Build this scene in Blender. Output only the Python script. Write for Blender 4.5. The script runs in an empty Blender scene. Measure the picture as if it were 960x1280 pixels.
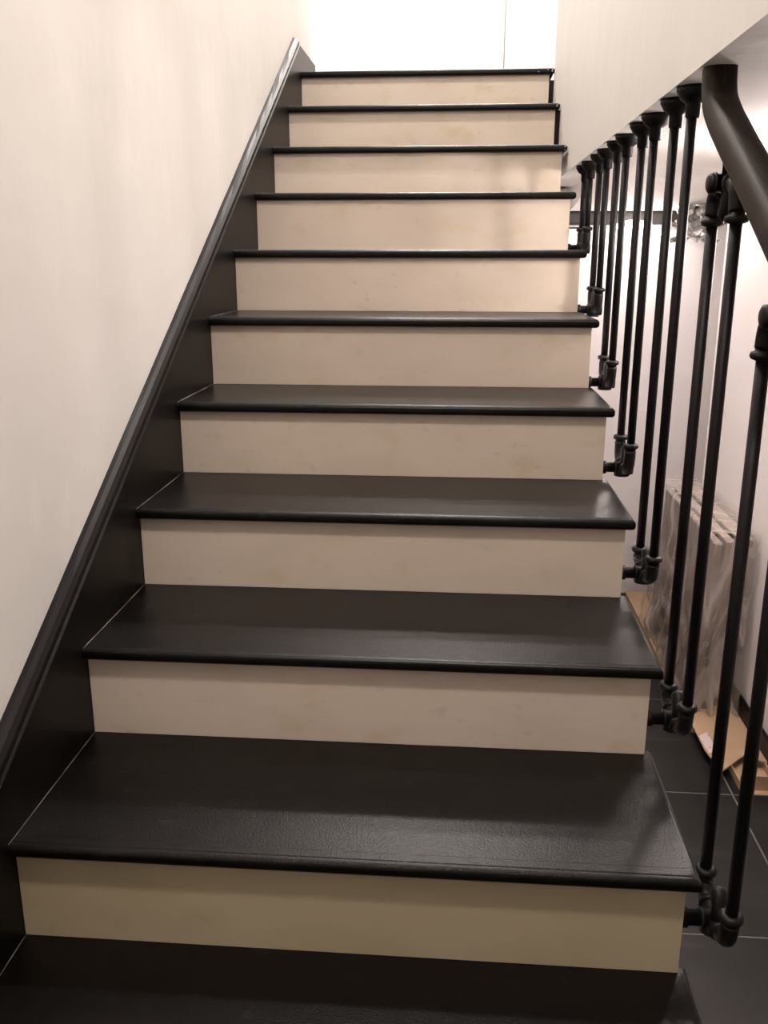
import bpy, bmesh, math, random
from mathutils import Vector, Matrix, noise
random.seed(4)
C = bpy.context.scene.collection
SC = bpy.context.scene

# ------------------------------------------------------------------ camera
cam = bpy.data.objects.new('camera', bpy.data.cameras.new('camera'))
C.objects.link(cam)
cam.data.sensor_fit = 'VERTICAL'
cam.data.sensor_height = 36.0
cam.data.lens = 1129.3 * 36.0 / 1280.0
cam.data.clip_start = 0.02
def cam_matrix(px, py, pz, a, b, c):
    M = (Matrix.Rotation(a, 4, 'Z') @ Matrix.Rotation(b, 4, 'X') @ Matrix.Rotation(c, 4, 'Z'))
    return Matrix.Translation((px, py, pz)) @ M
cam.matrix_world = cam_matrix(0.6727, -0.8261, 1.0532, 0.0782, 1.2970, 0.0010)
SC.camera = cam

# ------------------------------------------------------------------ world, exposure, lights
SC.view_settings.view_transform = 'Standard'
SC.view_settings.look = 'None'
SC.view_settings.gamma = 1.0
SC.view_settings.use_curve_mapping = False
SC.view_settings.exposure = 0.0
w = bpy.data.worlds.new('world'); SC.world = w
w.use_nodes = True
w.node_tree.nodes['Background'].inputs[0].default_value = (1.0, 0.93, 0.88, 1)
w.node_tree.nodes['Background'].inputs[1].default_value = 0.05

WARM = (1.0, 0.90, 0.85)
PINK = (1.0, 0.89, 0.86)
def area(name, loc, size, power, color, rot=(0, 0, 0), size_y=None):
    d = bpy.data.lights.new(name, 'AREA'); d.energy = power; d.color = color
    d.shape = 'RECTANGLE' if size_y else 'DISK'
    d.size = size
    if size_y: d.size_y = size_y
    o = bpy.data.objects.new(name, d); C.objects.link(o)
    o.location = loc; o.rotation_euler = rot
    return o
def point(name, loc, r, power, color):
    d = bpy.data.lights.new(name, 'POINT'); d.energy = power; d.color = color; d.shadow_soft_size = r
    o = bpy.data.objects.new(name, d); C.objects.link(o); o.location = loc
    return o
area('landing_light', (0.45, 4.5, 3.62), 0.28, 80, WARM)
area('landing_rear_light', (0.95, 5.15, 3.62), 0.28, 40, WARM)
area('stair_light', (0.52, 1.95, 3.62), 0.24, 42, WARM)
area('stair_foot_light', (0.70, -0.80, 3.62), 0.24, 61, WARM)
point('corridor_light', (1.58, 1.60, 1.235), 0.05, 24, PINK)
point('corridor_far_light', (1.44, 3.30, 1.13), 0.04, 3.6, PINK)
area('corridor_rear_light', (1.45, 2.75, 1.335), 0.2, 5.0, PINK)  # added fill to brighten the panel tops, no fixture modelled

# ------------------------------------------------------------------ materials
def mat(name, base, rough=0.5, bump=None, var=None, spec=0.5, metal=0.0, coat=0.0):
    """bump = (scale, strength, detail); var = list of (scale, amount, colour)"""
    m = bpy.data.materials.new(name); m.use_nodes = True
    nt = m.node_tree; b = nt.nodes['Principled BSDF']
    b.inputs['Roughness'].default_value = rough
    b.inputs['Metallic'].default_value = metal
    b.inputs['Specular IOR Level'].default_value = spec
    b.inputs['Coat Weight'].default_value = coat
    tc = nt.nodes.new('ShaderNodeTexCoord')
    col = None
    if var:
        prev = (*base, 1)
        for sc, lo, hi, amt, c2, stretch in var:
            mp = nt.nodes.new('ShaderNodeMapping'); mp.inputs['Scale'].default_value = stretch
            nt.links.new(tc.outputs['Object'], mp.inputs[0])
            n = nt.nodes.new('ShaderNodeTexNoise'); n.inputs['Scale'].default_value = sc; n.inputs['Detail'].default_value = 5
            nt.links.new(mp.outputs[0], n.inputs['Vector'])
            r = nt.nodes.new('ShaderNodeMapRange'); r.inputs[1].default_value = lo; r.inputs[2].default_value = hi
            r.inputs[4].default_value = amt
            nt.links.new(n.outputs[0], r.inputs[0])
            mx = nt.nodes.new('ShaderNodeMix'); mx.data_type = 'RGBA'
            nt.links.new(r.outputs[0], mx.inputs[0])
            if col is None: mx.inputs[6].default_value = prev
            else: nt.links.new(col, mx.inputs[6])
            mx.inputs[7].default_value = (*c2, 1)
            col = mx.outputs[2]
        nt.links.new(col, b.inputs['Base Color'])
    else:
        b.inputs['Base Color'].default_value = (*base, 1)
    if bump:
        prevn = None
        for sc, st, dist, stretch in bump:
            mp = nt.nodes.new('ShaderNodeMapping'); mp.inputs['Scale'].default_value = stretch
            nt.links.new(tc.outputs['Object'], mp.inputs[0])
            n = nt.nodes.new('ShaderNodeTexNoise'); n.inputs['Scale'].default_value = sc; n.inputs['Detail'].default_value = 4
            nt.links.new(mp.outputs[0], n.inputs['Vector'])
            bp = nt.nodes.new('ShaderNodeBump'); bp.inputs['Strength'].default_value = st; bp.inputs['Distance'].default_value = dist
            nt.links.new(n.outputs[0], bp.inputs['Height'])
            if prevn: nt.links.new(prevn, bp.inputs['Normal'])
            prevn = bp.outputs[0]
        nt.links.new(prevn, b.inputs['Normal'])
    return m
I3 = (1, 1, 1)
M_PLASTER = mat('trowelled_plaster', (0.715, 0.695, 0.66), 0.6,
    bump=[(2.6, 0.5, 0.025, (1, 1, 0.5)), (7, 0.22, 0.006, (1, .8, 1.5))],
    var=[(2.2, 0.45, 0.7, 0.5, (0.665, 0.635, 0.595), (1, 1, 0.5)), (7, 0.6, 0.72, 0.35, (0.765, 0.735, 0.70), (1, 1.6, 0.6))])
M_WHITE = mat('white_wall_paint', (0.84, 0.80, 0.76), 0.55, bump=[(40, 0.08, 0.002, I3)],
    var=[(2.5, 0.45, 0.7, 0.3, (0.78, 0.74, 0.70), I3)])
M_LOWER = mat('pale_pink_wall_paint', (0.85, 0.815, 0.80), 0.55, bump=[(30, 0.08, 0.002, I3)],
    var=[(3, 0.45, 0.7, 0.3, (0.80, 0.765, 0.745), I3)])
M_CEIL = mat('matt_ceiling_paint', (0.72, 0.68, 0.64), 0.7, bump=[(60, 0.05, 0.001, I3)])
M_RISER = mat('cream_riser_paint', (0.60, 0.51, 0.42), 0.5,
    bump=[(60, 0.06, 0.001, I3), (6, 0.1, 0.004, I3)],
    var=[(4, 0.42, 0.7, 0.45, (0.50, 0.42, 0.335), (1, 1, 2.2)), (9, 0.58, 0.74, 0.6, (0.50, 0.40, 0.25), (1, 1, 1.5)),
         (26, 0.64, 0.76, 0.4, (0.36, 0.31, 0.265), (1, 1, 1.6))])
M_RISER_DARKER = mat('darker_yellow_riser', (0.43, 0.36, 0.24), 0.5,  # darker, yellower cream than the other risers
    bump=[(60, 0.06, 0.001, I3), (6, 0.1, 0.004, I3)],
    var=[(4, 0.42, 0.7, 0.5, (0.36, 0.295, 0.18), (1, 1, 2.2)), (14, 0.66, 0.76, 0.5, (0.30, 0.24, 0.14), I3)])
M_TREAD = mat('black_brown_tread_paint', (0.0032, 0.0024, 0.0019), 0.30,
    bump=[(330, 0.55, 0.0010, I3), (34, 0.10, 0.002, I3)],
    var=[(9, 0.5, 0.72, 0.6, (0.006, 0.005, 0.0045), I3), (30, 0.62, 0.72, 0.35, (0.022, 0.020, 0.019), I3)], spec=0.19)
M_SKIRT = mat('black_skirt_paint', (0.0035, 0.0026, 0.002), 0.40,
    bump=[(90, 0.16, 0.001, (1, 0.3, 1)), (18, 0.08, 0.002, I3)],
    var=[(12, 0.5, 0.7, 0.5, (0.007, 0.0055, 0.0045), I3)], spec=0.13)
M_IRON = mat('black_iron_pipe', (0.004, 0.0032, 0.003), 0.48,
    bump=[(150, 0.25, 0.001, I3)], var=[(40, 0.55, 0.7, 0.4, (0.009, 0.007, 0.006), I3)], spec=0.22)
M_RAIL = mat('dark_stained_rail', (0.014, 0.010, 0.007), 0.5,
    bump=[(60, 0.2, 0.001, (6, 0.5, 0.5))], var=[(30, 0.45, 0.65, 0.7, (0.032, 0.023, 0.017), (6, .6, .6))], spec=0.12)
M_TILE = mat('dark_slate_tile', (0.010, 0.0095, 0.0085), 0.34, spec=0.3,
    bump=[(25, 0.2, 0.002, I3), (120, 0.1, 0.001, I3)],
    var=[(6, 0.45, 0.7, 0.6, (0.024, 0.023, 0.021), I3), (3.2, 0.60, 0.66, 0.35, (0.05, 0.047, 0.042), (1, 3, 1))])
M_GROUT = mat('light_grout', (0.19, 0.18, 0.155), 0.8)
M_CARD = mat('brown_cardboard', (0.50, 0.345, 0.22), 0.75,
    bump=[(120, 0.12, 0.001, (1, 0.2, 1))], var=[(8, 0.5, 0.7, 0.4, (0.42, 0.28, 0.17), I3)])
M_PANEL = mat('darkened_panel_board', (0.17, 0.12, 0.085), 0.5, var=[(6, 0.5, 0.7, 0.4, (0.10, 0.07, 0.05), I3)])  # boards browned so their shaded near ends come out dark
M_EDGE = mat('lit_panel_top', (0.66, 0.57, 0.51), 0.5)  # paler colour paints the lamplight on the panel tops
M_PANEL2 = mat('dark_panel_board', (0.12, 0.085, 0.06), 0.5, var=[(6, 0.5, 0.7, 0.4, (0.15, 0.11, 0.09), I3)])
M_CAULK = mat('caulk', (0.22, 0.18, 0.16), 0.6)
M_CHIP = mat('chipped_paint', (0.62, 0.58, 0.54), 0.6)
M_STICK = mat('sticker_paper', (0.68, 0.56, 0.55), 0.5, var=[(55, 0.60, 0.64, 1.0, (0.38, 0.06, 0.08), (1, 1, 1))])
M_PIPE = mat('grey_brown_duct_paint', (0.035, 0.028, 0.025), 0.5)
M_COVE = mat('grey_cove_paint', (0.34, 0.31, 0.29), 0.6)
M_CHROME = mat('brushed_chrome', (0.75, 0.73, 0.7), 0.15, metal=1.0)

def film(name, alpha, tint, rough):
    m = bpy.data.materials.new(name); m.use_nodes = True
    nt = m.node_tree; b = nt.nodes['Principled BSDF']
    b.inputs['Base Color'].default_value = (*tint, 1)
    b.inputs['Roughness'].default_value = rough
    b.inputs['Specular IOR Level'].default_value = 0.9
    b.inputs['Alpha'].default_value = alpha
    tc = nt.nodes.new('ShaderNodeTexCoord')
    n = nt.nodes.new('ShaderNodeTexNoise'); n.inputs['Scale'].default_value = 22; n.inputs['Detail'].default_value = 3
    mp = nt.nodes.new('ShaderNodeMapping'); mp.inputs['Scale'].default_value = (1, 1, 0.3)
    nt.links.new(tc.outputs['Object'], mp.inputs[0]); nt.links.new(mp.outputs[0], n.inputs['Vector'])
    bp = nt.nodes.new('ShaderNodeBump'); bp.inputs['Strength'].default_value = 0.4; bp.inputs['Distance'].default_value = 0.01
    nt.links.new(n.outputs[0], bp.inputs['Height']); nt.links.new(bp.outputs[0], b.inputs['Normal'])
    return m
def streaks(m):
    nt = m.node_tree; N = nt.nodes.new; L = nt.links.new; b = nt.nodes['Principled BSDF']
    tc = N('ShaderNodeTexCoord'); dp = N('ShaderNodeVectorMath'); dp.operation = 'DOT_PRODUCT'
    L(tc.outputs['Object'], dp.inputs[0]); dp.inputs[1].default_value = (0.75, 1, -0.30)
    sp = N('ShaderNodeSeparateXYZ'); L(tc.outputs['Object'], sp.inputs[0])
    ml = N('ShaderNodeMath'); ml.operation = 'MULTIPLY'; ml.inputs[1].default_value = 0.035; L(sp.outputs[2], ml.inputs[0])
    cb = N('ShaderNodeCombineXYZ'); L(dp.outputs['Value'], cb.inputs[0]); L(ml.outputs[0], cb.inputs[2])
    ns = N('ShaderNodeTexNoise'); ns.inputs['Scale'].default_value = 24; ns.inputs['Detail'].default_value = 3; ns.inputs['Distortion'].default_value = 0.0
    L(cb.outputs[0], ns.inputs['Vector'])
    mr = N('ShaderNodeMapRange'); mr.inputs[1].default_value = 0.38; mr.inputs[2].default_value = 0.64; mr.inputs[3].default_value = 0.14; mr.inputs[4].default_value = 0.78
    L(ns.outputs[0], mr.inputs[0])
    mz = N('ShaderNodeMapRange'); mz.inputs[1].default_value = -0.13; mz.inputs[2].default_value = -0.02; mz.inputs[4].default_value = 0.30
    L(sp.outputs[2], mz.inputs[0])
    mx = N('ShaderNodeMath'); mx.operation = 'MAXIMUM'; L(mr.outputs[0], mx.inputs[0]); L(mz.outputs[0], mx.inputs[1])
    L(mx.outputs[0], b.inputs['Alpha'])
M_FILM = film('clear_plastic_film', 0.46, (0.50, 0.44, 0.39), 0.16)
streaks(M_FILM)
def glass(name, tint, rough=0.02):
    m = bpy.data.materials.new(name); m.use_nodes = True
    b = m.node_tree.nodes['Principled BSDF']
    b.inputs['Base Color'].default_value = (*tint, 1); b.inputs['Roughness'].default_value = rough
    b.inputs['Transmission Weight'].default_value = 1.0; b.inputs['IOR'].default_value = 1.5
    return m
M_GLASS = glass('clear_lamp_glass', (0.97, 0.96, 0.95))
def emit(name, col, s):
    m = bpy.data.materials.new(name); m.use_nodes = True
    b = m.node_tree.nodes['Principled BSDF']
    b.inputs['Base Color'].default_value = (*col, 1)
    b.inputs['Emission Color'].default_value = (*col, 1); b.inputs['Emission Strength'].default_value = s
    return m
M_LAMP = emit('lit_lamp_diffuser', (1.0, 0.94, 0.88), 12)

# ------------------------------------------------------------------ helpers
def link(name, bm, m, parent=None, smooth=False, label=None):
    bmesh.ops.recalc_face_normals(bm, faces=bm.faces)
    me = bpy.data.meshes.new(name); bm.to_mesh(me); bm.free()
    me.materials.append(m)
    if smooth:
        for p in me.polygons: p.use_smooth = True
    o = bpy.data.objects.new(name, me); C.objects.link(o)
    if parent: o.parent = parent
    if label: o['label'] = label
    return o
def thing(name, label, cat, loc=(0, 0, 0), group=None):
    o = bpy.data.objects.new(name, None); C.objects.link(o); o.location = loc
    o.empty_display_size = 0.05
    o['label'] = label; o['category'] = cat
    if group: o['group'] = group
    return o
def struct(o, label=None, cat=None):
    o['kind'] = 'structure'
    o['label'] = label or 'plain painted ' + o.name.split('.')[0].replace('_', ' ') + ' of the stair hall'
    o['category'] = cat or o.name.split('_')[0]
    return o
def box(bm, x0, x1, y0, y1, z0, z1, bev=0.0, seg=2):
    v = [bm.verts.new((x, y, z)) for x in (x0, x1) for y in (y0, y1) for z in (z0, z1)]
    q = [(0, 1, 3, 2), (4, 6, 7, 5), (0, 4, 5, 1), (2, 3, 7, 6), (0, 2, 6, 4), (1, 5, 7, 3)]
    fs = [bm.faces.new([v[i] for i in f]) for f in q]
    if bev:
        es = {e for f in fs for e in f.edges}
        bmesh.ops.bevel(bm, geom=list(es), offset=bev, segments=seg, profile=0.5, affect='EDGES')
def boxo(name, m, x0, x1, y0, y1, z0, z1, parent=None, bev=0.0, seg=2, smooth=False, label=None):
    bm = bmesh.new(); box(bm, x0, x1, y0, y1, z0, z1, bev, seg)
    return link(name, bm, m, parent, smooth, label)
def prism_x(bm, poly, x0, x1):
    """poly of (y, z) extruded along x"""
    a = [bm.verts.new((x0, y, z)) for y, z in poly]; b = [bm.verts.new((x1, y, z)) for y, z in poly]
    n = len(poly)
    bm.faces.new(a); bm.faces.new(b[::-1])
    for i in range(n): bm.faces.new((a[i], a[(i + 1) % n], b[(i + 1) % n], b[i]))
def prism_z(bm, poly, z0, z1):
    a = [bm.verts.new((x, y, z0)) for x, y in poly]; b = [bm.verts.new((x, y, z1)) for x, y in poly]
    n = len(poly)
    bm.faces.new(a); bm.faces.new(b[::-1])
    for i in range(n): bm.faces.new((a[i], a[(i + 1) % n], b[(i + 1) % n], b[i]))
def tube(bm, pts, rad, n=14, cap=True, prof=None):
    pts = [Vector(p) for p in pts]
    rs = rad if isinstance(rad, (list, tuple)) else [rad] * len(pts)
    rings = []; up = None
    for i, p in enumerate(pts):
        t = (pts[min(i + 1, len(pts) - 1)] - pts[max(i - 1, 0)]).normalized()
        if up is None:
            up = t.cross(Vector((1, 0, 0)))
            if up.length < 0.1: up = t.cross(Vector((0, 0, 1)))
            up.normalize()
        up = (up - t * up.dot(t)).normalized(); sd = t.cross(up)
        ring = []
        for k in range(n):
            a = 2 * math.pi * k / n
            f = prof(a) if prof else 1.0
            ring.append(bm.verts.new(p + (up * math.cos(a) + sd * math.sin(a)) * rs[i] * f))
        rings.append(ring)
    for A, B in zip(rings, rings[1:]):
        for k in range(n): bm.faces.new((A[k], A[(k + 1) % n], B[(k + 1) % n], B[k]))
    if cap:
        bm.faces.new(rings[0][::-1]); bm.faces.new(rings[-1])
def curve_pts(ctrl, n=8):
    """Catmull-Rom through ctrl"""
    c = [Vector(p) for p in ctrl]; c = [c[0] * 2 - c[1]] + c + [c[-1] * 2 - c[-2]]
    out = []
    for i in range(1, len(c) - 2):
        for j in range(n):
            t = j / n
            a, b, d, e = c[i - 1], c[i], c[i + 1], c[i + 2]
            out.append(0.5 * ((2 * b) + (d - a) * t + (2 * a - 5 * b + 4 * d - e) * t * t + (3 * b - a - 3 * d + e) * t ** 3))
    out.append(c[-2]); return out

# ------------------------------------------------------------------ dimensions (taken from the perspective of the photograph)
R, G, W, OV, NO, TH = 0.18, 0.3263, 1.0326, 0.0154, 0.0219, 0.0225
DY = {1: -.0017, 2: .0015, 3: .0018, 4: .0037, 5: -.0004, 6: -.0079, 7: -.0006, 8: .0008, 9: .0019, 10: .0008}
DZ = {1: .0008, 2: .0011, 3: -.0024, 4: -.0045, 5: -.0014, 6: -.0035, 7: -.0002, 8: -.0019, 9: .0026, 10: .0043}
Y = lambda k: k * G + DY.get(k, 0)
Z = lambda k: k * R + DZ.get(k, 0)
FL = -0.54          # lower floor
LC = 1.348          # lower ceiling
UP = Z(10)          # upper floor
UC = 3.70           # upper ceiling
WL = -0.022         # left wall plane
BX = 1.052          # bulkhead plane
BE = 3.285           # end of bulkhead
XR = 1.715          # corridor right wall
XB = 1.085          # baluster plane

# ------------------------------------------------------------------ room shell
struct(boxo('wall_left', M_PLASTER, WL - 0.12, WL, -2.6, 3.70, FL, UC),
       'pale trowelled plaster wall rising beside the black skirt board', 'wall')
struct(boxo('wall_right', M_PLASTER, BX, BX + 0.10, -2.6, BE, LC, UC),
       'cream plaster bulkhead wall hanging over the pipe balusters', 'wall')
struct(boxo('ceiling', M_CEIL, BX + 0.10, 2.7, -2.6, 5.45, LC, LC + 0.10),
       'low corridor ceiling that the baluster flanges are fixed to', 'ceiling')
# front corridor wall, far wall, side return
struct(boxo('wall_corridor', M_LOWER, XR, XR + 0.12, -2.6, 2.95, FL, LC),
       'pinkish white corridor wall behind the wrapped panels', 'wall')
struct(boxo('wall_far', M_LOWER, 1.034, 2.7, 3.45, 3.57, FL, LC),
       'white far wall of the corridor below the lit lamp', 'wall')
struct(boxo('wall_alcove', M_LOWER, 2.20, 2.32, 2.95, 3.45, FL, LC))
struct(boxo('wall_return', M_LOWER, XR + 0.12, 2.20, 2.83, 2.95, FL, LC))
struct(boxo('wall_front', M_LOWER, WL, 2.7, -2.72, -2.6, FL, UC))
# corridor baseboard (black) with a rounded top edge
struct(boxo('baseboard_right', M_SKIRT, XR - 0.014, XR - 0.0005, -2.6, 2.95, FL, FL + 0.10, bev=0.004),
       'black baseboard along the pinkish corridor wall', 'baseboard')
# upper storey
ub = struct(boxo('wall_back', M_WHITE, -1.6, 0.95, 5.95, 6.07, UP, UC),
       'brightly lit white wall at the head of the stairs', 'wall')
struct(boxo('wall_back_panel', M_WHITE, 0.962, 3.2, 5.95, 6.07, UP, UC))
struct(boxo('wall_back_joint', M_COVE, 0.95, 0.962, 5.975, 6.07, UP, UC))
struct(boxo('wall_upper_left', M_WHITE, -1.72, -1.6, 3.58, 6.07, UP, UC))
struct(boxo('wall_upper_left_return', M_WHITE, -1.6, WL - 0.12, 3.58, 3.70, UP, UC))
struct(boxo('wall_upper_right', M_WHITE, 3.2, 3.32, 3.09, 6.07, UP, UC))
struct(boxo('wall_upper_right_return', M_WHITE, BX + 0.10, 3.2, BE - 0.10, BE, UP, UC))
struct(boxo('ceiling_upper', M_WHITE, -1.72, 3.32, -2.72, 6.07, UC, UC + 0.1))
struct(boxo('floor_upper', M_TREAD, -1.72, 3.32, Y(10) + 0.27, 6.07, UP - 0.12, UP),
       'dark landing floor at the head of the stairs', 'floor')

# lower floor: sub-floor with tiles laid on it
fl = struct(boxo('floor', M_GROUT, WL - .12, 2.72, -2.72, 5.42, FL - 0.10, FL - 0.0008),
            'dark slate tiled floor beside the staircase', 'floor')
tm = bmesh.new(); TS = 0.62
box(tm, 0.0025, TS - 0.0025, 0.0025, TS - 0.0025, -0.0007, 0.0005, bev=0.0003, seg=1)
first = link('floor_tile', tm, M_TILE, fl)
n = 0
for i in range(-2, 3):
    for j in range(-7, 6):
        x0 = 0.935 + i * TS; y0 = 1.70 + j * TS
        if x0 + TS > 2.85 or y0 > 5.2 or y0 < -2.7: continue
        if x0 < 0.9 and y0 > -0.4: continue
        if x0 < -0.1: x0 = -0.0
        t = first if n == 0 else first.copy()
        if n: C.objects.link(t); t.parent = fl
        t.location = (x0, y0, FL + random.uniform(-0.0004, 0.0004)); n += 1

# ------------------------------------------------------------------ staircase
st = thing('staircase', 'straight staircase with black treads and cream risers climbing to a bright landing', 'staircase', (0.5, 0, FL))
st.location = (0, 0, 0)
for k in range(-2, 11):
    y0, z1 = Y(k), Z(k)
    y1 = Y(k + 1) + NO + 0.012 if k < 10 else Y(10) + 0.30
    bm = bmesh.new()
    xr = W + OV if k < 10 else BX - 0.0005
    box(bm, 0.0006, xr, y0, y1, z1 - TH, z1)
    # round the nosing (front) and the returned right-hand edge
    es = [e for e in bm.edges if all(abs(v.co.y - y0) < 1e-6 for v in e.verts) and abs(e.verts[0].co.x - e.verts[1].co.x) > .1]
    es += [e for e in bm.edges if all(abs(v.co.x - xr) < 1e-6 for v in e.verts) and abs(e.verts[0].co.y - e.verts[1].co.y) > .1]
    bmesh.ops.bevel(bm, geom=es, offset=0.0088, segments=5, profile=0.5, affect='EDGES')
    td = link('tread', bm, M_TREAD, st)
    # raised lip of the separate nosing strip
    if k >= 0:
        bm = bmesh.new()
        pr = [(y0 + 0.030, z1 - .002), (y0 + 0.030, z1 + 0.0002), (y0 + 0.0285, z1 + 0.0009), (y0 + 0.013, z1 + 0.0010), (y0 + 0.0095, z1 - 0.0004), (y0 + .0095, z1 - .003)]
        prism_x(bm, pr, 0.002, xr - 0.012)
        link('nosing_strip', bm, M_TREAD, td)
        # uneven bead of caulk where the tread meets the skirt
        bm = bmesh.new()
        pts = []
        for i in range(15):
            f = i / 14
            pts.append((0.0012, y0 + .004 + (Y(k + 1) - y0 + NO - .004) * f, z1 + 0.0004))
        rr = [0.0003 + (0.0012 if k in (2, 3, 4) else .0007) * max(0, noise.noise((k * 3.1, i * 0.6, 0.3)) + .22) for i in range(15)]
        tube(bm, pts, rr, 6)
        link('caulk_bead', bm, M_CAULK, td, True, 'thin pale caulk bead')
    # riser under this tread
    if k >= -2:
        bm = bmesh.new()
        box(bm, 0.0006, W, Y(k) + NO, Y(k) + NO + 0.018, Z(k - 1) - (0.0 if k > -2 else 0), Z(k) - TH, bev=0.0006, seg=1)
        link('riser', bm, M_RISER_DARKER if k == 1 else M_RISER, st, False, 'darker, yellower cream lowest riser' if k == 1 else None)
# chipped corners at the upper right treads
for k, sx in ((8, -0.010), (9, -0.022), (10, -0.05)):
    for q in range(4):
        bm = bmesh.new(); cx = W + OV - 0.004 + sx * random.uniform(0, 1.2); cz = Z(k) - random.uniform(0.003, 0.018)
        bmesh.ops.create_icosphere(bm, subdivisions=1, radius=random.uniform(0.0016, 0.0034),
            matrix=Matrix.Translation((cx, Y(k) + 0.0008, cz)) @ Matrix.Diagonal((1, .4, .8, 1)))
        link('paint_chip', bm, M_CHIP, st, False, 'small pale chip in the tread end')
# side panel (cut string) closing the open side
poly = [(Y(-2) + NO + .018, FL)]
for k in range(-2, 11):
    poly.append((Y(k) + NO + 0.018, Z(k) - TH))
    if k < 10: poly.append((Y(k + 1) + NO + 0.018, Z(k) - TH))
poly += [(Y(10) + .28, Z(10) - TH), (Y(10) + .28, FL)]
bm = bmesh.new(); prism_x(bm, poly, W - 0.024, W - 0.004)
link('side_panel', bm, M_LOWER, st)
# black strip standing in for the unlit void beside the ninth riser
boxo('dark_gap_strip', M_SKIRT, W + 0.0005, BX - 0.0005, Y(9) + NO + 0.004, Y(9) + NO + 0.026, Z(8), Z(9) - TH, st, bev=.001)
# skirt board against the wall and its cap moulding
SL = 0.5522
top = lambda y, o: SL * y + o
bm = bmesh.new()
ys, ye, yl = -1.20, 3.215, 3.69
pol = [(ys, FL), (ys, top(ys, 0.122)), (ye, top(ye, 0.122)), (ye + .012, 1.905), (yl, 1.905), (yl, 1.4), (3.0, 1.0), (0.2, -.5), (0.1, FL)]
prism_x(bm, pol, WL + 0.0003, 0.0)
sk = link('skirt_board', bm, M_SKIRT, st)
prof = [(WL + .0004, .104), (0.0058, .104), (0.0078, .108), (0.0078, .113), (0.0040, .118), (0.0046, .123), (0.0030, .130), (-0.004, .137), (-0.013, .141), (WL + .0004, .1435)]
bm = bmesh.new(); N = 60; rows = []
for i in range(N + 1):
    y = ys + (ye + .012 - ys) * i / N
    row = []
    for j, (x, o) in enumerate(prof):
        wob = 0.0016 * noise.noise((y * 9, j * .2, 1.3)) if j >= 8 else 0
        row.append(bm.verts.new((x, y, top(y, o + wob))))
    rows.append(row)
for A, B in zip(rows, rows[1:]):
    for j in range(len(prof)):
        q = (j + 1) % len(prof); bm.faces.new((A[j], A[q], B[q], B[j]))
bm.faces.new(rows[0]); bm.faces.new(rows[-1][::-1])
link('cap_moulding', bm, M_SKIRT, sk)

# ------------------------------------------------------------------ pipe railing
rl = thing('pipe_railing', 'black iron pipe railing with paired balusters along the open side of the stairs', 'railing')
CY = {0: 0.040, 1: 0.368, 2: 0.690, 3: 1.030, 4: 1.353, 5: 1.685, 6: 1.992, 7: 2.325}
REL = {0: -.095, 1: -.095, 2: -.112, 3: -.132, 4: -.155, 5: -.172, 6: -.175, 7: -.175}
HALF = {7: 0.085}
railz = lambda y: 1.238 + 0.5650 * (y - 0.69)

def ring_profile(bm, cx, cy, prof, n=20):
    """lathe: prof of (r, z)"""
    rings = [[bm.verts.new((cx + r * math.cos(2 * math.pi * k / n), cy + r * math.sin(2 * math.pi * k / n), z)) for k in range(n)] for r, z in prof]
    for A, B in zip(rings, rings[1:]):
        for k in range(n): bm.faces.new((A[k], A[(k + 1) % n], B[(k + 1) % n], B[k]))
    bm.faces.new(rings[0]); bm.faces.new(rings[-1][::-1])
def collar(y, z, sgn, parent):
    """flared, beaded rim of a malleable fitting; sgn=+1 opens upward"""
    bm = bmesh.new()
    pr = [(0.0108, -0.014), (0.0122, -0.006), (0.0165, -0.0045), (0.0182, 0.0), (0.0165, 0.0045), (0.0118, 0.0065), (0.0100, 0.0068)]
    ring_profile(bm, XB, y, [(r, z + sgn * dz) for r, dz in pr])
    return link('collar', bm, M_IRON, parent, True)
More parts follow.
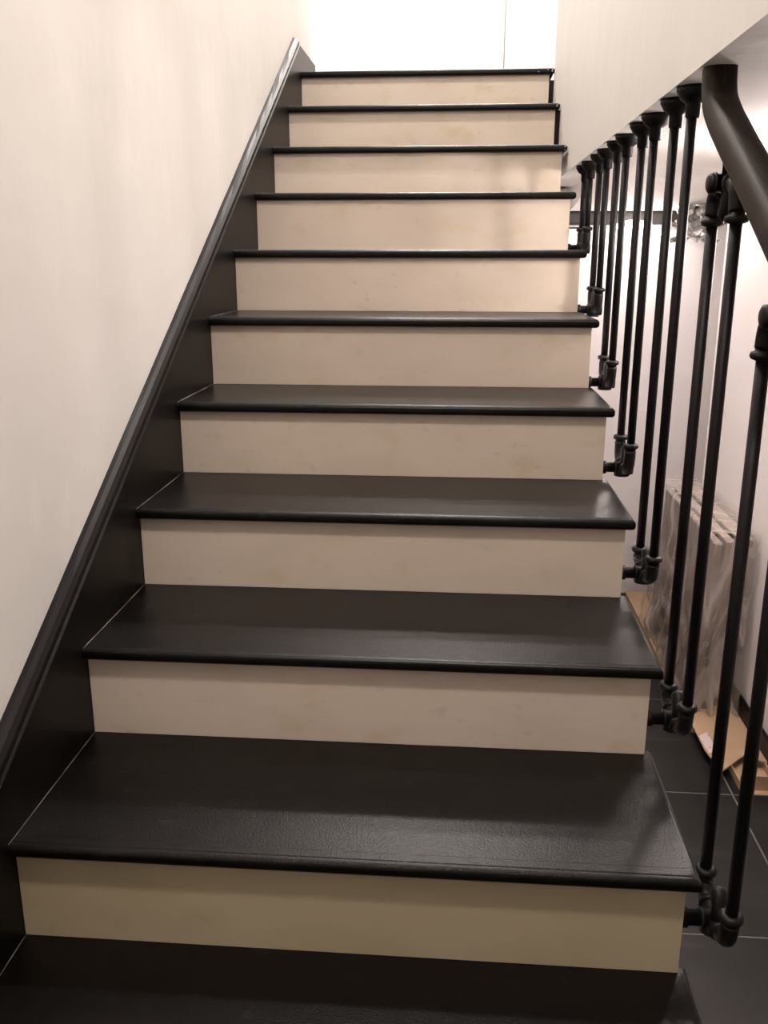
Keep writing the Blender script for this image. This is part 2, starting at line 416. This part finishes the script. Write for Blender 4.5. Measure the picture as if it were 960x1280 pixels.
def fork(yc, zc, sgn, half, wall=True, off=(0.055, 0.055)):
    """tee with two bent elbows. sgn=+1: foot bracket, -1: hangs below the handrail"""
    br_name = 'foot_bracket' if wall else 'top_fork'
    bm = bmesh.new()
    # tee body: short cylinder along x with heavy rims
    x0 = XB - 0.022
    tube(bm, [(x0, yc, zc), (x0 + .004, yc, zc), (x0 + .0041, yc, zc), (XB + 0.014, yc, zc), (XB + .0141, yc, zc), (XB + 0.021, yc, zc)],
         [0.0165, 0.0165, 0.0140, 0.0140, 0.0165, 0.0165], 16)
    br = link(br_name, bm, M_IRON, rl, True)
    if wall:
        bm = bmesh.new()
        tube(bm, [(W + 0.0005, yc, zc), (W + 0.010, yc, zc), (W + 0.0101, yc, zc), (x0 + .001, yc, zc)], [0.0155, 0.0155, 0.0120, 0.0120], 14)
        link('wall_pipe', bm, M_IRON, br, True)
        bm = bmesh.new(); tube(bm, [(XB - .004, yc, zc - .002), (XB - .004, yc, zc - 0.020)], [0.0180, 0.0180], 18); link('tee_base', bm, M_IRON, br)
    else:
        bm = bmesh.new()
        zt = railz(yc) - 0.020
        ring_profile(bm, XB, yc, [(0.0098, zc), (0.0098, zt - .012), (0.0150, zt - 0.010), (0.0150, zt + .004)])
        link('rail_stem', bm, M_IRON, br, True)
        bm = bmesh.new(); tube(bm, [(XB - .020, yc, zc), (XB - .028, yc, zc), (XB - .031, yc, zc)], [.0150, .0150, .010], 12); link('end_plug', bm, M_IRON, br, True)
    for s in (-1, 1):
        bm = bmesh.new()
        c = curve_pts([(XB, yc, zc), (XB, yc + s * half * .52, zc + sgn * 0.003), (XB, yc + s * half * .90, zc + sgn * 0.017 * off[s > 0] / .055), (XB, yc + s * half, zc + sgn * (off[s > 0] - .010))], 6)
        tube(bm, c, 0.0132, 14)
        link('elbow', bm, M_IRON, br, True)
        bm = bmesh.new(); yy = yc + s * half * .46
        tube(bm, [(XB, yy - .0045, zc + sgn * .0022), (XB, yy - .003, zc + sgn * .0024), (XB, yy + .003, zc + sgn * .003), (XB, yy + .0045, zc + sgn * .0035)], [.0140, .0172, .0172, .0140], 14)
        link('bead', bm, M_IRON, br, True)
        collar(yc + s * half, zc + sgn * off[s > 0], sgn, br)
    # rounded heel of the street elbow, leaning toward the foot of the stairs
    bm = bmesh.new()
    c = curve_pts([(XB + .002, yc - .006, zc), (XB + .002, yc - .012, zc + sgn * .020), (XB + .002, yc - .004, zc + sgn * .040), (XB + .002, yc + .010, zc + sgn * .050)], 5)
    nn = len(c); tube(bm, c, [0.0128 * (1 if i < nn - 3 else (0.93, .75, .35)[i - nn + 3]) for i in range(nn)], 12)
    link('heel', bm, M_IRON, br, True)
    return br
for k in range(0, 8):
    h = 0.067; yc = CY[k]
    zc = k * R + REL[k]
    off = {1: (.058, .036), 2: (.058, .032), 3: (.054, .031), 4: (.066, .062)}.get(k, (.060, .060))   # (near, far)
    fork(yc, zc, 1, h, True, off)
    if k <= 2: fork(yc, railz(yc) - 0.073, -1, h, wall=False)
    for s in (1, -1):
        y = yc + s * h
        bm = bmesh.new(); ob = off[s > 0] - .002
        if k <= 2:
            zt = railz(yc) - 0.073 - .053
            tube(bm, [(XB, y, zc + ob), (XB, y, zt)], 0.0093, 16)
            link('baluster', bm, M_IRON, rl, True)
        else:
            tube(bm, [(XB, y, zc + ob), (XB, y, LC - .03)], 0.0093, 16)
            b = link('baluster', bm, M_IRON, rl, True)
            bm = bmesh.new()
            pr = [(0.0112, -0.052), (0.0130, -0.050), (0.0134, -0.029), (0.0165, -0.026), (0.0240, -0.021), (0.0290, -0.012), (0.0315, -0.008), (0.0315, -0.0002)]
            ring_profile(bm, XB + .002, y, [(r, LC + z) for r, z in pr], 24)
            link('ceiling_flange', bm, M_IRON, b, True)
# handrail
ctrl = [(XB, 0.797, LC - .0003), (XB, 0.792, 1.320), (XB, 0.776, 1.292), (XB, 0.735, 1.262), (XB, 0.69, 1.236), (XB, 0.5, railz(0.5)), (XB, 0.2, railz(0.2)), (XB, -0.2, railz(-.2)), (XB, -0.45, railz(-.45))]
bm = bmesh.new()
def rprof(a):
    e = 3.0
    v = (abs(math.cos(a)) ** e + abs(math.sin(a)) ** e) ** (-1 / e)
    g = 0.035 * math.exp(-((abs(math.atan2(math.sin(a), math.cos(a))) - 1.75) / .12) ** 2)
    return v * .97 - g
tube(bm, curve_pts(ctrl, 8), 0.0265, 40, prof=rprof)
link('handrail', bm, M_RAIL, rl, True, 'thick dark wooden handrail bending up to the ceiling')

# ------------------------------------------------------------------ corridor objects
CB = FL + 0.034
# shallow tray carton, then the long flattened sheet on top of it
tr = thing('tray_carton', 'shallow brown cardboard tray under the end of the flat cardboard sheet', 'box')
bm = bmesh.new(); box(bm, 1.582, 1.698, 1.725, 1.729, FL + .003, FL + .052); link('front_flap', bm, M_CARD, tr)
bm = bmesh.new(); box(bm, 1.582, 1.698, 1.700, 1.7245, FL + .0012, FL + .0035); link('bottom_flap', bm, M_CARD, tr)
bm = bmesh.new(); box(bm, 1.582, 1.698, 1.7295, 2.06, FL + .0012, FL + .004); link('tray_bottom', bm, M_CARD, tr)
for xa in (1.582, 1.694):
    bm = bmesh.new(); box(bm, xa, xa + .004, 1.7295, 2.06, FL + .0045, FL + .030); link('side_flap', bm, M_CARD, tr)
sh = thing('cardboard_sheet', 'long flat light brown cardboard carton lying on the floor under the wrapped panels', 'cardboard')
bm = bmesh.new()
prism_z(bm, [(1.520, 3.38), (1.520, 1.90), (1.537, 1.772), (1.585, 1.822), (1.640, 1.880), (1.655, 1.862), (1.700, 1.838), (1.700, 3.38)], FL + .031, FL + .036)
link('top_sheet', bm, M_CARD, sh)
bm = bmesh.new(); box(bm, 1.5225, 1.698, 2.075, 3.375, FL + .0012, FL + .0305); link('folded_body', bm, M_CARD, sh)
bm = bmesh.new(); prism_z(bm, [(1.523, 1.99), (1.524, 1.875), (1.560, 1.905), (1.556, 2.02)], FL + .0362, FL + .0366)
link('sticker', bm, M_STICK, sh, False, 'small pink and red printed sticker')

# stack of wrapped panels leaning on the wall
def leaning(name, label, x, th, y0, y1, h, m, grp):
    t = thing(name, label, 'panel', (x, y0, FL + .0365), grp)
    t.rotation_euler = (0, math.radians(2.2), 0)
    bm = bmesh.new(); box(bm, 0, th, 0, y1 - y0, 0, h, bev=0.002, seg=1); link('board', bm, m, t)
    bm = bmesh.new(); box(bm, 0.001, th - .001, 0.004, y1 - y0 - .004, h + .0002, h + 0.005); link('edge_strip', bm, M_EDGE, t, False, 'top edge painted pale as if lit')
    return t
leaning('leaning_panel', 'pale flat panel at the front of the plastic wrapped stack', 1.548, 0.026, 2.200, 2.955, 0.615, M_PANEL, 'panels stacked against the corridor wall')
leaning('leaning_panel', 'second panel of the wrapped stack, behind the front one', 1.580, 0.030, 2.185, 2.95, 0.628, M_PANEL, 'panels stacked against the corridor wall')
leaning('leaning_panel', 'third panel of the wrapped stack, its brown end showing', 1.616, 0.026, 2.215, 2.94, 0.640, M_PANEL2, 'panels stacked against the corridor wall')
leaning('leaning_panel', 'panel of the wrapped stack standing nearest the pinkish wall', 1.648, 0.026, 2.200, 2.935, 0.632, M_PANEL, 'panels stacked against the corridor wall')
# crumpled plastic film draped over: front face, near end and top with folds
bm = bmesh.new()
def path(u):
    """closed-ish cross path around the stack seen from above: far end of the left face -> near corner -> wall"""
    if u < 0.72: return (1.538, 3.02 - (3.02 - 2.165) * (u / 0.72))
    return (1.538 + (1.698 - 1.538) * ((u - .72) / .28), 2.165)
NU, NV = 90, 46; grid = []
for i in range(NU + 1):
    u = i / NU; px, py = path(u); row = []
    for j in range(NV + 1):
        v = j / NV
        z = FL + .042 + (0.650) * v
        lean = 0.024 * v
        amp = 0.024 * (1 - v) ** .7 * min(1, .25 + u * 5) + 0.002
        ph = 30 * u + 9 * (1 - v) * (1 - u) + 2.5 * noise.noise((u * 5, v * .4, 0))
        d = amp * (math.sin(ph * 2.2) * .6 + noise.noise((u * 26 + v * 4.0, v * 0.5, 4))) + 0.004
        spread = 0.010 * (1 - v) ** 1.5
        d = min(max(d, -0.004), 0.028)
        if u < 0.72: row.append(bm.verts.new((px + lean - d - spread - .004, py, z)))
        else: row.append(bm.verts.new((min(px + lean * .6, 1.6985), py - d - spread - .004, z)))
    grid.append(row)
for i in range(NU):
    for j in range(NV):
        bm.faces.new((grid[i][j], grid[i + 1][j], grid[i + 1][j + 1], grid[i][j + 1]))
# top sheet from the left face up over to the wall
NT = 12; prev = [grid[i][NV] for i in range(0, int(NU * .72) + 1)]
for t in range(1, NT + 1):
    cur = []
    for i, v0 in enumerate(prev):
        x = 1.562 + 0.138 * t / NT
        y = 3.02 - (3.02 - 2.165) * (i / (NU * .72))
        cur.append(bm.verts.new((x, y, FL + .042 + .650 + 0.010 * noise.noise((x * 30, y * 12, 2)) + .006)))
    for a in range(len(prev) - 1): bm.faces.new((prev[a], prev[a + 1], cur[a + 1], cur[a]))
    prev = cur
pf = link('plastic_film', bm, M_FILM, None, True)
pf['label'] = 'crumpled clear plastic film draped over the leaning panels'; pf['category'] = 'plastic sheet'

# duct along the far wall under the ceiling
dc = thing('ceiling_duct', 'dark grey boxed duct running along the top of the far corridor wall', 'duct')
boxo('duct_body', M_PIPE, 1.04, 2.19, 3.39, 3.4495, 1.195, 1.252, dc, bev=.012, seg=3)
bm = bmesh.new()
cv = [(2.55, LC + .02), (2.55, LC - .0004)] + [(2.55 + .825 * t / 16, LC - .0004 - .0936 * (.5 - .5 * math.cos(math.pi * t / 16)) ** .9) for t in range(1, 17)] + [(3.3755, LC + .02)]
prism_x(bm, cv, BX + .1001, 2.19)
struct(link('ceiling_cove', bm, M_CEIL, None, False), 'ceiling curving down to the dark duct at the far wall', 'ceiling')
bm = bmesh.new(); box(bm, 1.1525, 2.19, 3.376, 3.4495, 1.2535, LC - .0005); struct(link('wall_far_upstand', bm, M_CEIL))
cbm = bmesh.new(); tube(cbm, [(1.04, 3.4465, 1.184), (1.235, 3.4465, 1.184), (1.25, 3.4465, 1.19), (1.252, 3.4465, 1.204)], .0028, 8)
cw = link('wall_cable', cbm, M_IRON, None, True); cw['label'] = 'thin dark cable clipped under the duct on the far wall'; cw['category'] = 'cable'

def globe(name, label, x, y, z, rx, rz, grp=None):
    t = thing(name, label, 'lamp', (x, y, z), grp)
    bm = bmesh.new(); bmesh.ops.create_uvsphere(bm, u_segments=24, v_segments=14, radius=1.0, matrix=Matrix.Diagonal((rx, rz, rz, 1)))
    link('diffuser', bm, M_LAMP, t, True)
    bm = bmesh.new(); tube(bm, [(0, rz * .8, 0), (0, 3.4495 - y, 0)], rz * .55, 16); link('wall_mount', bm, M_CHROME, t, True)
    return t
globe('wall_lamp', 'glowing oblong lamp on the far wall just under the duct', 1.432, 3.350, 1.188, 0.080, 0.026)
globe('wall_lamp', 'small glowing lamp on the far wall beside the crumpled glass lamp', 1.560, 3.425, 1.166, 0.013, 0.013)

# flower shaped clear glass lamp
gl = thing('glass_lamp', 'clear glass petal lamp glinting under the corridor ceiling behind the balusters', 'lamp', (1.655, 3.20, 0))
bm = bmesh.new(); ring_profile(bm, 0, 0, [(0.045, 1.272), (0.045, 1.256), (0.008, 1.25), (0.008, 1.205), (0.018, 1.197), (0.018, 1.17), (0.006, 1.16)], 20)
link('lamp_stem', bm, M_CHROME, gl, True)
pet = None
for ringi, (nP, tilt, rr) in enumerate(((8, 62, .120), (7, 28, .105), (5, 100, .09))):
    for q in range(nP):
        bm = bmesh.new(); nL, nW = 8, 6; vs = []
        for i in range(nL + 1):
            f = i / nL; wdt = rr * .36 * math.sin(math.pi * min(.98, f * .9 + .08)) ** .7
            for j in range(nW + 1):
                g = j / nW * 2 - 1
                vs.append(bm.verts.new((f * rr + .015, g * wdt, .022 * g * g + .03 * f * f)))
        for i in range(nL):
            for j in range(nW):
                a = i * (nW + 1) + j; bm.faces.new((vs[a], vs[a + 1], vs[a + nW + 2], vs[a + nW + 1]))
        bmesh.ops.solidify(bm, geom=bm.faces[:], thickness=0.003)
        o = link('glass_petal', bm, M_GLASS, gl, True)
        o.rotation_euler = (0, math.radians(tilt - 60), q * 2 * math.pi / nP + ringi * .4)
        o.location = (0, 0, 1.160)

# ceiling lamp over the corridor, just outside the picture, and the recessed lights upstairs
cl = thing('dome_lamp', 'round frosted dome lamp on the low corridor ceiling', 'lamp', (1.58, 1.60, 0))
bm = bmesh.new(); ring_profile(bm, 0, 0, [(0.075, LC - .0005), (0.075, LC - .016), (.070, LC - .018)], 28); link('lamp_base', bm, M_CHROME, cl, True)
bm = bmesh.new(); ring_profile(bm, 0, 0, [(.068, LC - .019), (.062, LC - .035), (.045, LC - .050), (.02, LC - .057), (.003, LC - .058)], 28); link('diffuser', bm, M_LAMP, cl, True)
for x, y, lb in ((0.45, 4.5, 'round recessed light over the upper landing'), (0.95, 5.15, 'round recessed light near the white wall at the head of the stairs'),
                 (0.52, 1.95, 'round recessed light over the middle of the stairs'), (0.70, -0.80, 'round recessed light over the foot of the stairs')):
    dl = thing('ceiling_light', lb, 'lamp', (x, y, 0), 'recessed lights in the upper ceiling')
    bm = bmesh.new(); ring_profile(bm, 0, 0, [(.17, UC - .0005), (.17, UC - .02), (.15, UC - .03)], 28); link('lamp_ring', bm, M_CHROME, dl, True)
    bm = bmesh.new(); ring_profile(bm, 0, 0, [(.14, UC - .031), (.14, UC - .04)], 28); link('diffuser', bm, M_LAMP, dl, True)
